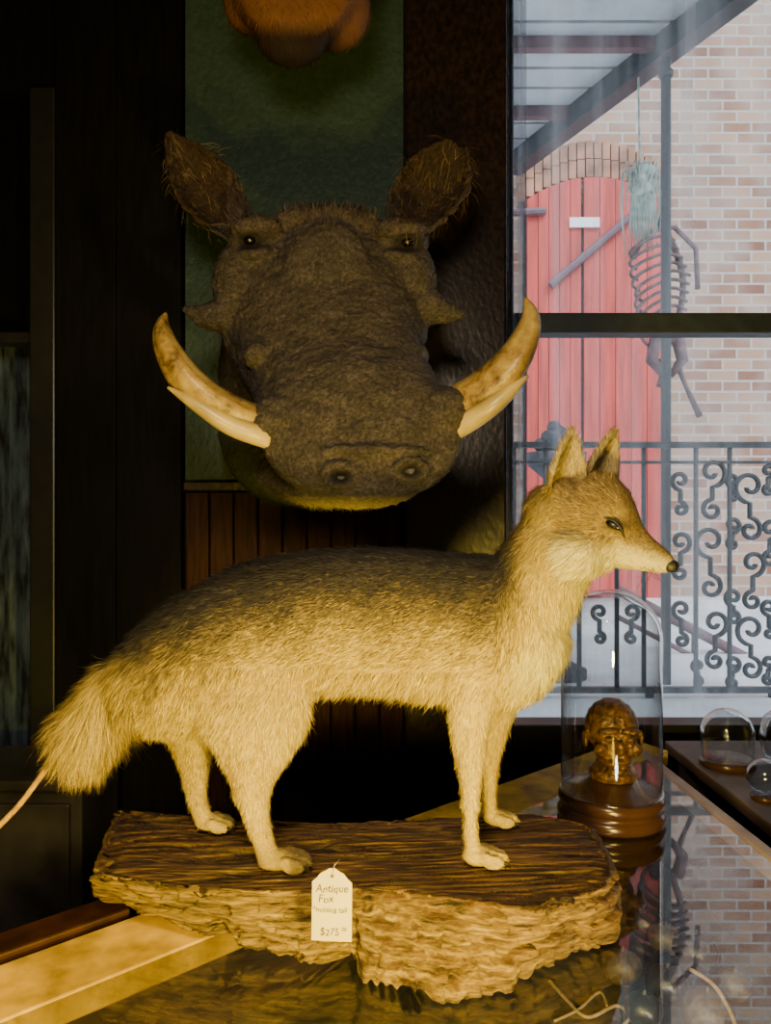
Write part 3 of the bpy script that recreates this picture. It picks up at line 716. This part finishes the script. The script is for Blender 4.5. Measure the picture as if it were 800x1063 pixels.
for sg in (0,1):
    c=e0 if sg==0 else e0-sd*2*((e0-hc).dot(sd))
    s_=-1 if (c-hc).dot(sd)<0 else 1
    ey=almond(c+sd*s_*.0020).build('eye',M['eye'],fox,True)
    pts=[c+fwd*x*.001+upv*z*.001+sd*s_*.0050 for x,z in ((-17,2.0),(-10,3.6),(-2,4.4),(4,3.5),(10,-.3),(17,-6.5))]
    MB().tube(pts,[.0006,.0016,.0018,.0018,.0018,.0006],6).build('eyelid',M['nose'],ey,True)
npos=P(695.5,587,.854)
MB().ellip(npos+fwd*.001,(.0088,.0080,.0074),16,10).build('nose',M['nose'],fox,True)
ml=[]
for a,b in ((691,597),(682,598),(672,598),(662,596),(654,591)):
    q,nn_=hit(fbvh,a,b,9)
    if q.y<2: ml.append(q+nn_*.0028)
if len(ml)>2: MB().tube(ml,.0011,6).build('mouth_line',M['nose'],fox,True)
wk=MB()
for k in range(10):
    q=P(675+random.uniform(-6,6),590+random.uniform(-4,4),.855); e=q+Vector((-.01+random.uniform(-.02,.02),-.03,-.01+random.uniform(-.02,.015)))
    wk.tube([q,(q+e)/2+Vector((0,0,-.003)),e],[.0003,.0003,.0001],4)
wk.build('whiskers',M['nose'],fox,True)
MB().tube([Vector(p) for p in spline([P(86,778,FY),P(56,790,FY),P(38,812,FY),P(18,838,FY),P(-14,870,FY)],6)],.0034,8).build('bare_tail_core',M['tailcore'],fox,True)
for (x1_,Y) in ((323,.857),(243,.963),(526,.868),(537,.978)):
    for k in range(4):
        x=P(x1_,0,Y).x; yy=Y+(k-1.5)*.0096
        MB().tube([(x-.006,yy,PB+.008),(x-.0005,yy,PB+.0055),(x+.0015,yy,PB+.002)],[.0014,.0010,.0003],6).build('claw',M['nose'],fox,True)

# ------------------------------------------------------------------ price tag
tg=thing('price_tag','small yellowed handwritten card price tag on the front of the driftwood','price tag',P(343,977,.765))
tu=(P(366,978,.765)-P(323,976,.765)).normalized(); tv=Vector((0,.16,1)).normalized(); tn=tu.cross(tv).normalized()
if tn.y>0: tn=-tn
tw=.0200; thh=.067; o0=P(344,977,.765)
out=[(-tw,0),(tw,0),(tw,thh-.012),(tw-.005,thh-.008),(tw-.008,thh-.004),(.006,thh-.001),(.003,thh+.001),(-.003,thh+.001),(-.006,thh-.001),(-tw+.008,thh-.004),(-tw+.005,thh-.008),(-tw,thh-.012)]
vs=[o0+tu*a+tv*b for a,b in out]; n=len(vs)
cm=MB().add(vs+[v-tn*.0008 for v in vs],[tuple(range(n)),tuple(range(2*n-1,n-1,-1))]+[(i,n+i,n+(i+1)%n,(i+1)%n) for i in range(n)])
cm.build('card',M['tag'],tg)
MB().ellip(o0+tv*(thh-.006)+tn*.0003,(.0018,.0006,.0018),12,6).build('punched_hole',M['ink'],tg,True)
def text(body,size,u,v,shear=.15,rot=0):
    cu=bpy.data.curves.new('t','FONT'); cu.body=body; cu.size=size; cu.shear=shear; cu.extrude=0; cu.offset=0
    o=bpy.data.objects.new('t',cu); C.objects.link(o); bpy.context.view_layer.update()
    dg=bpy.context.evaluated_depsgraph_get(); me=bpy.data.meshes.new_from_object(o.evaluated_get(dg)); bpy.data.objects.remove(o)
    mb=MB(); vv=[]
    for w_ in me.vertices:
        x,y=w_.co.x,w_.co.y; y2=y*(1+.10*math.sin(x*500))+x*math.tan(rot)+.0004*math.sin(x*600)
        vv.append(o0+tu*(u+x+.0002*math.sin(y*900))+tv*(v+y2)+tn*.0006)
    mb.add(vv,[tuple(p.vertices) for p in me.polygons]); return mb.build('handwriting',M['ink'],tg,recalc=False)
text('Antique',.0102,-.0165,.045,rot=.04); text('Fox',.0102,-.014,.0355,rot=.04); text('*missing tail',.0072,-.0192,.0265,shear=.05,rot=.02); text('$275',.0094,-.012,.005,rot=.03); text('00',.0048,.0099,.0095)
MB().tube([o0+tv*(thh-.006)+tn*.001,o0+tv*(thh+.004)+tn*.001+tu*.002,o0+tv*(thh+.002)-tn*.03+tu*.006],.0005,5).build('string',M['cord'],tg,True)

# ------------------------------------------------------------------ warthog
wh=thing('warthog_head_mount','dark bristly warthog head mount with curved ivory tusks on the wall','head mount',P(335,400,YW-.02))
wb_=MB()
st=[(1.105,389,492,54,18),(1.116,386,484,77,34),(1.135,379,466,95,56),(1.165,373,450,105,72),(1.21,366,432,101,80),(1.25,356,406,94,88),(1.29,346,376,93,98),(1.33,340,348,99,108),(1.37,337,328,109,105),(1.43,334,322,107,103),(1.50,332,350,98,115),(1.60,330,375,101,122),(1.735,330,390,104,126)]
wb_.loft([ering(P(cx,cy,Y),UX,UZ,rx*Y/F,ry*Y/F,28) for Y,cx,cy,rx,ry in [tuple(q) for q in spline(st,2)]])
jw=[(1.135,378,510,40,13),(1.16,372,507,64,20),(1.22,360,502,74,26),(1.30,345,490,80,36),(1.42,325,472,88,54),(1.60,318,450,92,80)]
wb_.loft([ering(P(cx,cy,Y),UX,UZ,rx*Y/F,ry*Y/F,22) for Y,cx,cy,rx,ry in jw])
def we(px,py,Y,rx,ry,rz): wb_.ellip(P(px,py,Y),(rx*Y/F,ry,rz*Y/F))
we(266,250,1.365,30,.04,24); we(416,252,1.365,30,.04,24)
we(266,237,1.336,28,.030,12); we(416,239,1.336,28,.030,12)
we(268,265,1.340,22,.026,8); we(414,267,1.340,22,.026,8)
we(246,300,1.37,26,.05,46); we(428,298,1.37,26,.05,46)
we(268,370,1.262,17,.030,14); we(430,370,1.262,15,.030,12)
we(288,438,1.175,28,.050,28); we(462,428,1.175,26,.050,28)
we(340,232,1.36,60,.03,18); we(340,300,1.31,52,.035,70)
we(388,468,1.110,58,.014,7)
we(354,493,1.100,23,.010,15); we(426,488,1.100,22,.010,14)
wb_.tube([P(250,320,1.37),P(224,328,1.35),P(206,328,1.34),P(189,320,1.335)],[.045,.030,.018,.005],12)
wb_.tube([P(425,315,1.37),P(448,320,1.35),P(464,324,1.34),P(482,328,1.335)],[.045,.032,.018,.005],12)
ear(wb_,P(250,242,1.40),P(173,137,1.42),.060,(.25,-1,-.05),.0060,prof=[(0,.5),(.2,.8),(.45,1),(.65,.88),(.85,.50),(1,.10)],cup=.7,rag=.05)
ear(wb_,P(416,238,1.40),P(476,148,1.42),.068,(-.35,-1,-.05),.0060,prof=[(0,.5),(.2,.85),(.45,1),(.65,1.0),(.85,.70),(1,.30)],cup=.75,rag=.06)
wme=organic(wb_,.0038,4)
co,no=arr(wme)
dsp=np.zeros(len(co)); 
for i in range(len(co)):
    p=co[i]
    dsp[i]=NZ(p[0]*20,p[1]*20,p[2]*20)*.003+NZ(p[0]*70,p[1]*70,p[2]*70)*.0016-abs(NZ(p[0]*34,p[1]*30+9,p[2]*40))*.002+NZ(p[0]*150,p[1]*150,p[2]*150)*.0028
px,py=inv(co)
dsp+=np.where(co[:,1]<1.22,.0016*np.sin((py-400)/5.2+np.sin(px/22.))*np.exp(-((py-415)/26.)**2),0)
for a,b in ((354,495),(427,489)):
    r=np.sqrt(((px-a)/13)**2+((py-b)/9)**2); dsp-=np.where(co[:,1]<1.16,.012*np.exp(-r**4),0)
for a,b in ((259,251),(423,253)):
    r=np.sqrt(((px-a)/13)**2+((py-b)/7)**2); dsp-=np.where(co[:,1]<1.40,.006*np.exp(-r**4),0)
co=co+no*dsp[:,None]; wme.vertices.foreach_set('co',co.ravel()); wme.update()
def wcol(p,n,rng=None):
    px,py=inv(p); N=len(p)
    a=np.array([.066,.053,.043]); c=np.tile(a,(N,1))
    if rng is not None: c=c*rng.uniform(.6,1.45,N)[:,None]
    fl=.9+.2*np.sin(p[:,0]*70+np.sin(p[:,2]*50)*2)*np.sin(p[:,2]*80); c=c*fl[:,None]
    up=np.clip((250-py)/50,0,1)[:,None]*.5; c=c*(1-up)+np.array([.10,.062,.036])*up
    ch=(np.clip((py-514)/10,0,1)*(p[:,1]<1.4))[:,None]; c=c*(1-ch)+np.array([.40,.30,.07])*ch  # yellow light on the underside of the snout put into the colour
    gr=(np.clip((py-440)/30,0,1)*(p[:,1]>1.3))[:,None]; c=c*(1-gr)+np.array([.07,.085,.035])*gr
    er=(((px<236)|(px>415))&(py<232))[:,None]; inn=(n[:,1]<-.3)[:,None]; c=np.where(er,np.where(inn,np.array([.040,.024,.014]),np.array([.12,.075,.040])),c)
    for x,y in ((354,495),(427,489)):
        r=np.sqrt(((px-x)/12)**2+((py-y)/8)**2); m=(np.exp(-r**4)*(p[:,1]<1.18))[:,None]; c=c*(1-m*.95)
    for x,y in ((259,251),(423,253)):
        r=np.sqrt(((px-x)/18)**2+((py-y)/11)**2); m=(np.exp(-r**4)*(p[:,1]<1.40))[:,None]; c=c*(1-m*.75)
    return c
co,no=arr(wme); set_col(wme,wcol(co,no,np.random.default_rng(6))); wbvh=bvh_of(wme)
def wfur(p,n,rng):
    px,py=inv(p); N=len(p)
    flow=np.stack([(px-340)/200,np.full(N,.3),(350-py)/160+.15],axis=1)
    L=np.full(N,.0060); lift=np.full(N,.38)
    L[(py<235)]=.011; lift[py<235]=.6
    L[(py>505)]=.010
    ee=((px<242)|(px>408))&(py<245); L[ee]=.036; lift[ee]=.75
    eo=ee&(px>408); flow[eo]=[-.15,-.2,-.9]; el=ee&(px<300); flow[el]=[.3,-.2,-.5]
    ce=(px>275)&(px<400)&(py<226); L[ce]=.018; lift[ce]=.8
    sn=(p[:,1]<1.2); L[sn]=.0032
    for x,y in ((259,251),(423,253)):
        m=((px-x)/20)**2+((py-y)/12)**2<1; L[m&(p[:,1]<1.40)]=.0008
    L=L*rng.uniform(.4,1.5,N)
    c=wcol(p,n,rng); k=rng.random(N)[:,None]; tip=np.where(k>.80,c*3.0+.02,c*1.0)
    eb=ee[:,None]&(k>.3); tip=np.where(eb,np.array([.46,.30,.14]),tip)
    return flow,lift,L,c,tip
def wwt(c):
    px,py=inv(c); w=np.ones(len(c)); w[c[:,1]>1.5]=.3; w[((px<242)|(px>408))&(py<245)]=.12; w[c[:,1]<1.2]=.8; w[c[:,1]<1.115]=.15; return w
link_me(wme.copy(),'head',M['hide'],wh)
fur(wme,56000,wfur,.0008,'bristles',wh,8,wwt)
def px_tube(st,n=20,ridge=0):
    q=[tuple(a) for a in spline(st,5)]
    return MB().tube([P(a,b,Y) for a,b,Y,r in q],[max(.0008,r*Y/F) for a,b,Y,r in q],n,ridge=ridge)
px_tube([(305,446,1.24,14),(268,438,1.175,17),(232,424,1.15,18.5),(198,398,1.135,17.5),(175,364,1.135,13.5),(168,340,1.145,8.5),(172,325,1.155,1.5)],ridge=.12).build('upper_tusk',M['ivory'],wh,True)
px_tube([(315,470,1.22,9),(280,456,1.155,11),(240,442,1.135,10.5),(206,421,1.125,8),(174,402,1.12,1.5)]).build('lower_tusk',M['ivory2'],wh,True)
px_tube([(440,430,1.24,14),(476,419,1.175,17),(508,401,1.15,18.5),(532,378,1.135,17.5),(547,350,1.135,13.5),(551,328,1.145,8.5),(545,309,1.155,1.5)],ridge=.12).build('upper_tusk',M['ivory'],wh,True)
px_tube([(435,462,1.24,9),(470,447,1.17,11),(503,427,1.135,10.5),(526,409,1.125,8),(548,390,1.12,1.5)]).build('lower_tusk',M['ivory2'],wh,True)
for a,b in ((259,250),(423,252)):
    q,nn_=hit(wbvh,a,b); MB().ellip(q+Vector((0,-.001,0)),(.0110,.009,.0075),14,10).build('eye',M['eye'],wh,True)
for a,b in ((354,495),(427,489)):
    q,nn_=hit(wbvh,a,b,1.11); MB().ellip(q+Vector((0,.004,0)),(.012,.005,.008),14,8).build('nostril',M['nose'],wh,True)

# ------------------------------------------------------------------ upper animal mount (its muzzle shows)
um=thing('brown_animal_mount','rust brown furred animal head mount above the warthog, cut by the photo top','head mount',P(310,-120,YW-.02))
ub=MB()
s2=[(1.30,305,-10,36,34),(1.32,306,-18,58,60),(1.37,308,-30,74,80),(1.44,310,-55,82,92),(1.52,312,-110,90,120),(1.62,312,-150,95,130),(1.725,312,-160,100,140)]
ub.loft([ering(P(cx,cy,Y),UX,UZ,rx*Y/F,ry*Y/F,24) for Y,cx,cy,rx,ry in s2])
ub.ellip(P(303,38,1.36),(.066,.045,.050)); ub.ellip(P(345,10,1.40),(.070,.060,.070)); ub.ellip(P(265,4,1.41),(.060,.055,.055))
ume=organic(ub,.006,8); co,no=arr(ume)
def ucol(p,n,rng=None):
    px,py=inv(p); c=np.tile(np.array([.16,.065,.018]),(len(p),1))
    k=rng.uniform(.6,1.3,len(p))[:,None] if rng is not None else 1
    d_=np.clip((py-18)/20,0,1)[:,None]*np.clip((66-np.abs(px-296))/20,0,1)[:,None]; return (c*(1-d_)+np.array([.018,.010,.007])*d_)*k
set_col(ume,ucol(co,no))
def ufur(p,n,rng):
    N=len(p); return np.tile(np.array([.1,.8,-.5]),(N,1)),np.full(N,.35),.018*rng.uniform(.6,1.2,N),ucol(p,n,rng)*.8,ucol(p,n,rng)*1.7
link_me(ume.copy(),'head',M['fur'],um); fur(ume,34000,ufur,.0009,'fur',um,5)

# ------------------------------------------------------------------ glass dome and carving
dc=on(634,848,TZ)
dm=thing('glass_dome','tall clear glass dome on a turned brown wooden base beside the fox','glass dome',dc)
R=.083
MB().lathe(dc,[(R*.97,0),(R,.004),(R,.012),(R*.95,.018),(R*.90,.021),(R*.96,.026),(R*.985,.032),(R*.96,.040),(R*.86,.046),(R*.60,.050),(R*.45,.058),(R*.40,.062),(R*.02,.062)],56).build('wooden_base',M['base'],dm,True)
Rg=R*.93
prof=[(Rg,.042)]+[(Rg,.05+.235*k/6) for k in range(7)]+[(Rg*math.cos(a),.285+Rg*math.sin(a)*.95) for a in [pi/2*k/12 for k in range(1,12)]]+[(.0015,.285+Rg*.95)]
MB().lathe(dc,prof,64,cap=False).build('glass_cloche',M['domeglass'],dm,True)
MB().tube([Vector((dc.x+Rg*math.cos(2*pi*k/48),dc.y+Rg*math.sin(2*pi*k/48),dc.z+.044)) for k in range(49)],.0022,8).build('glass_rim',M['domeglass'],dm,True)
kb=MB(); kz=dc.z+.0635; kx,ky=dc.x+.002,dc.y-.002
def K(x,y,z): return (kx+x*1.06,ky+y*1.06,kz+z*1.06)
kb.lathe((kx,ky,kz),[(.036,0),(.038,.01),(.028,.02),(.024,.03)],24)
kb.ellip(K(0,.006,.074),(.042,.046,.044)); kb.ellip(K(0,-.008,.042),(.030,.032,.030))
kb.ellip(K(0,-.038,.054),(.0065,.009,.012)); kb.ellip(K(0,-.034,.034),(.016,.010,.0045)); kb.ellip(K(0,-.033,.026),(.014,.010,.0045)); kb.ellip(K(0,-.026,.018),(.017,.013,.010))
for s_ in (-1,1):
    kb.ellip(K(s_*.015,-.038,.078),(.014,.008,.005)); kb.ellip(K(s_*.025,-.028,.049),(.011,.009,.010)); kb.ellip(K(s_*.041,.0,.057),(.005,.010,.014)); kb.ellip(K(s_*.0145,-.036,.066),(.0075,.006,.0040))
kme=organic(kb,.0014,1)
co,no=arr(kme)
for i in range(len(co)):
    p=co[i]; co[i]=p+no[i]*(NZ(p[0]*260,p[1]*260,p[2]*260)*.0009-abs(NZ(p[0]*110,p[1]*110,p[2]*140))*.0012)
kme.vertices.foreach_set('co',co.ravel()); kme.update()
ch=thing('carved_head','small dark amber carved head displayed inside the glass dome','carving',(kx,ky,kz))
link_me(kme,'head',M['carved'],ch)

TT=TZ-.012
def sphere_prof(r,z0): return [(max(.001,r*math.sin(a)),z0+r-r*math.cos(a)) for a in [pi*k/16 for k in range(17)]]
M['ball']=glass_mat('ball_glass',(.80,.86,.9),.08,.85,2.0)
c=Vector((.665,1.50,TT))
cl=thing('glass_cloche','small clear glass cloche on the dark table right of the tall dome','glass cloche',c)
MB().lathe(c,[(.052,0),(.052,.01),(.048,.014),(.002,.014)],30).build('base',M['base'],cl,True)
MB().lathe(c,[(.048,.014),(.05,.06)]+[(.05*math.cos(a),.06+.05*math.sin(a)) for a in [pi/2*k/8 for k in range(1,8)]]+[(.001,.11)],30,cap=False).build('glass',M['domeglass'],cl,True)
c=Vector((.650,1.32,TT))
gb=thing('glass_ball','clear glass ball on a dark ring stand near the case edge','glass ball',c)
MB().lathe(c,[(.022,0),(.024,.006),(.018,.010),(.014,.006)],24).build('stand',M['base'],gb,True)
MB().lathe(c,sphere_prof(.031,.007),30).build('ball',M['ball'],gb,True)
c=Vector((.785,1.50,TT))
ga=thing('glass_jar','rounded glass jar with knob lid at the right edge by the window','jar',c)
MB().lathe(c,[(.03,0),(.045,.012),(.055,.05),(.045,.09),(.028,.105)],30).build('jar_body',M['ball'],ga,True)
MB().lathe(c,[(.030,.105),(.030,.112),(.008,.118),(.012,.130),(.002,.136)],24).build('lid',M['base'],ga,True)

SH=.70
M['nut']=mk('dark_nut',(.030,.024,.022),.30,var=.4,scale=60,bump=.4)
M['nut2']=mk('dusty_nut',(.11,.085,.065),.5,var=.5,scale=60,bump=.6)
its=[(668,955,.027,'smooth black round pod, farthest back in the case'),(690,972,.025,'small dark seed pod behind the middle of the cluster'),(722,985,.031,'large glossy dark pod at the right of the cluster'),(645,1000,.027,'dusty brown pod nearest the driftwood in the case'),(692,1018,.027,'dusty brown pod in the middle of the cluster'),(733,1047,.031,'dark pod at the front right of the case cluster'),(668,1045,.024,'small black pod at the front of the case cluster'),(762,1020,.022,'small dusty pod, rightmost in the case')]
for i,(a,b,r,l) in enumerate(its):
    q=on(a,b,SH+r); rings=[]
    for j in range(1,12):
        th=pi*j/12; rings.append([Vector((q.x+r*math.sin(th)*math.cos(t)*(1+.05*math.cos(5*t)),q.y+r*math.sin(th)*math.sin(t)*(1+.05*math.cos(5*t)),SH+r*.85-r*.85*math.cos(th))) for t in [2*pi*k/30 for k in range(30)]])
    th_=thing('seed_pod',l,'seed pod',(q.x,q.y,SH),'dark pods inside the glass case')
    MB().loft(rings).build('shell',M['nut'] if i%2==0 else M['nut2'],th_,True)
    MB().tube([(q.x,q.y,SH+r*1.66),(q.x+.002,q.y,SH+r*1.66+.006)],[.003,.0015],6).build('stem',M['nut2'],th_,True)
def cordobj(pts,r,name,label,cat,mat='cord'):
    o=MB().tube([Vector(p) for p in spline(pts,8)],r,7).build(name,M[mat],smooth=True); return tag(o,label,cat)
z=SH+.003
cordobj([on(570,1018,z),on(590,1040,z),on(610,1056,z),on(640,1044,z),on(652,1058,z),on(630,1078,z)],.0022,'pale_cord','pale knotted leather cord curling inside the case below the driftwood','cord')
cordobj([on(575,1060,z),on(600,1048,z),on(622,1030,z),on(630,1045,z)],.0018,'tan_thong','thin tan thong crossing the pale cord inside the case','cord')
cordobj([on(716,1006,z+.06),on(740,1022,z+.06),on(755,1045,z+.05),on(766,1072,z+.045)],.0026,'curved_stick','curved brown stick resting over the pods inside the case','stick','cord')

# ------------------------------------------------------------------ lights
def area(name,loc,target,size,power,col,spread=180):
    l=bpy.data.lights.new(name,'AREA'); l.energy=power; l.color=col; l.size=size; l.shape='DISK'; l.spread=math.radians(spread)
    o=bpy.data.objects.new(name,l); C.objects.link(o); o.location=loc
    o.rotation_euler=(Vector(target)-Vector(loc)).to_track_quat('-Z','Y').to_euler(); return o
YL=(1,.71,.075)
area('lamp_key',(.16,.28,1.00),(.03,.9,1.04),.08,14.5,YL)
area('fill_left',(-.38,.22,1.05),(-.32,.9,.96),.08,6.5,YL)  # added fill brightening the case rail and tail, no lamp there
area('fill_front',(-.10,.10,1.75),(-.05,1.2,1.42),.22,11.5,(1,.80,.52))  # added warm fill to lift the warthog out of the dark
area('fill_chin',(-.06,1.18,.96),(-.06,1.19,1.4),.05,.22,(1,.78,.14),70)  # added small fill standing in for yellow bounce on the warthog chin
area('fill_case',(.30,.60,.80),(.38,1.0,.70),.06,1.0,(.9,.92,1))  # added dim fill that brings out the things inside the case
sun=bpy.data.lights.new('sun','SUN'); sun.energy=3.2; sun.angle=.4; sun.color=(1,.95,.88)
so=bpy.data.objects.new('sun',sun); C.objects.link(so); so.rotation_euler=Vector((-.3,1,-1.0)).to_track_quat('-Z','Y').to_euler()
wd=bpy.data.worlds.new('world'); bpy.context.scene.world=wd; wd.use_nodes=True
bg=wd.node_tree.nodes['Background']; bg.inputs[0].default_value=(.78,.89,1,1); bg.inputs[1].default_value=2.4

cam=bpy.data.cameras.new('camera'); cam.sensor_fit='VERTICAL'; cam.sensor_height=36; cam.lens=F/1063*36; cam.clip_start=.02
co_=bpy.data.objects.new('camera',cam); C.objects.link(co_); co_.location=CAM; co_.rotation_euler=(pi/2,0,0)
bpy.context.scene.camera=co_
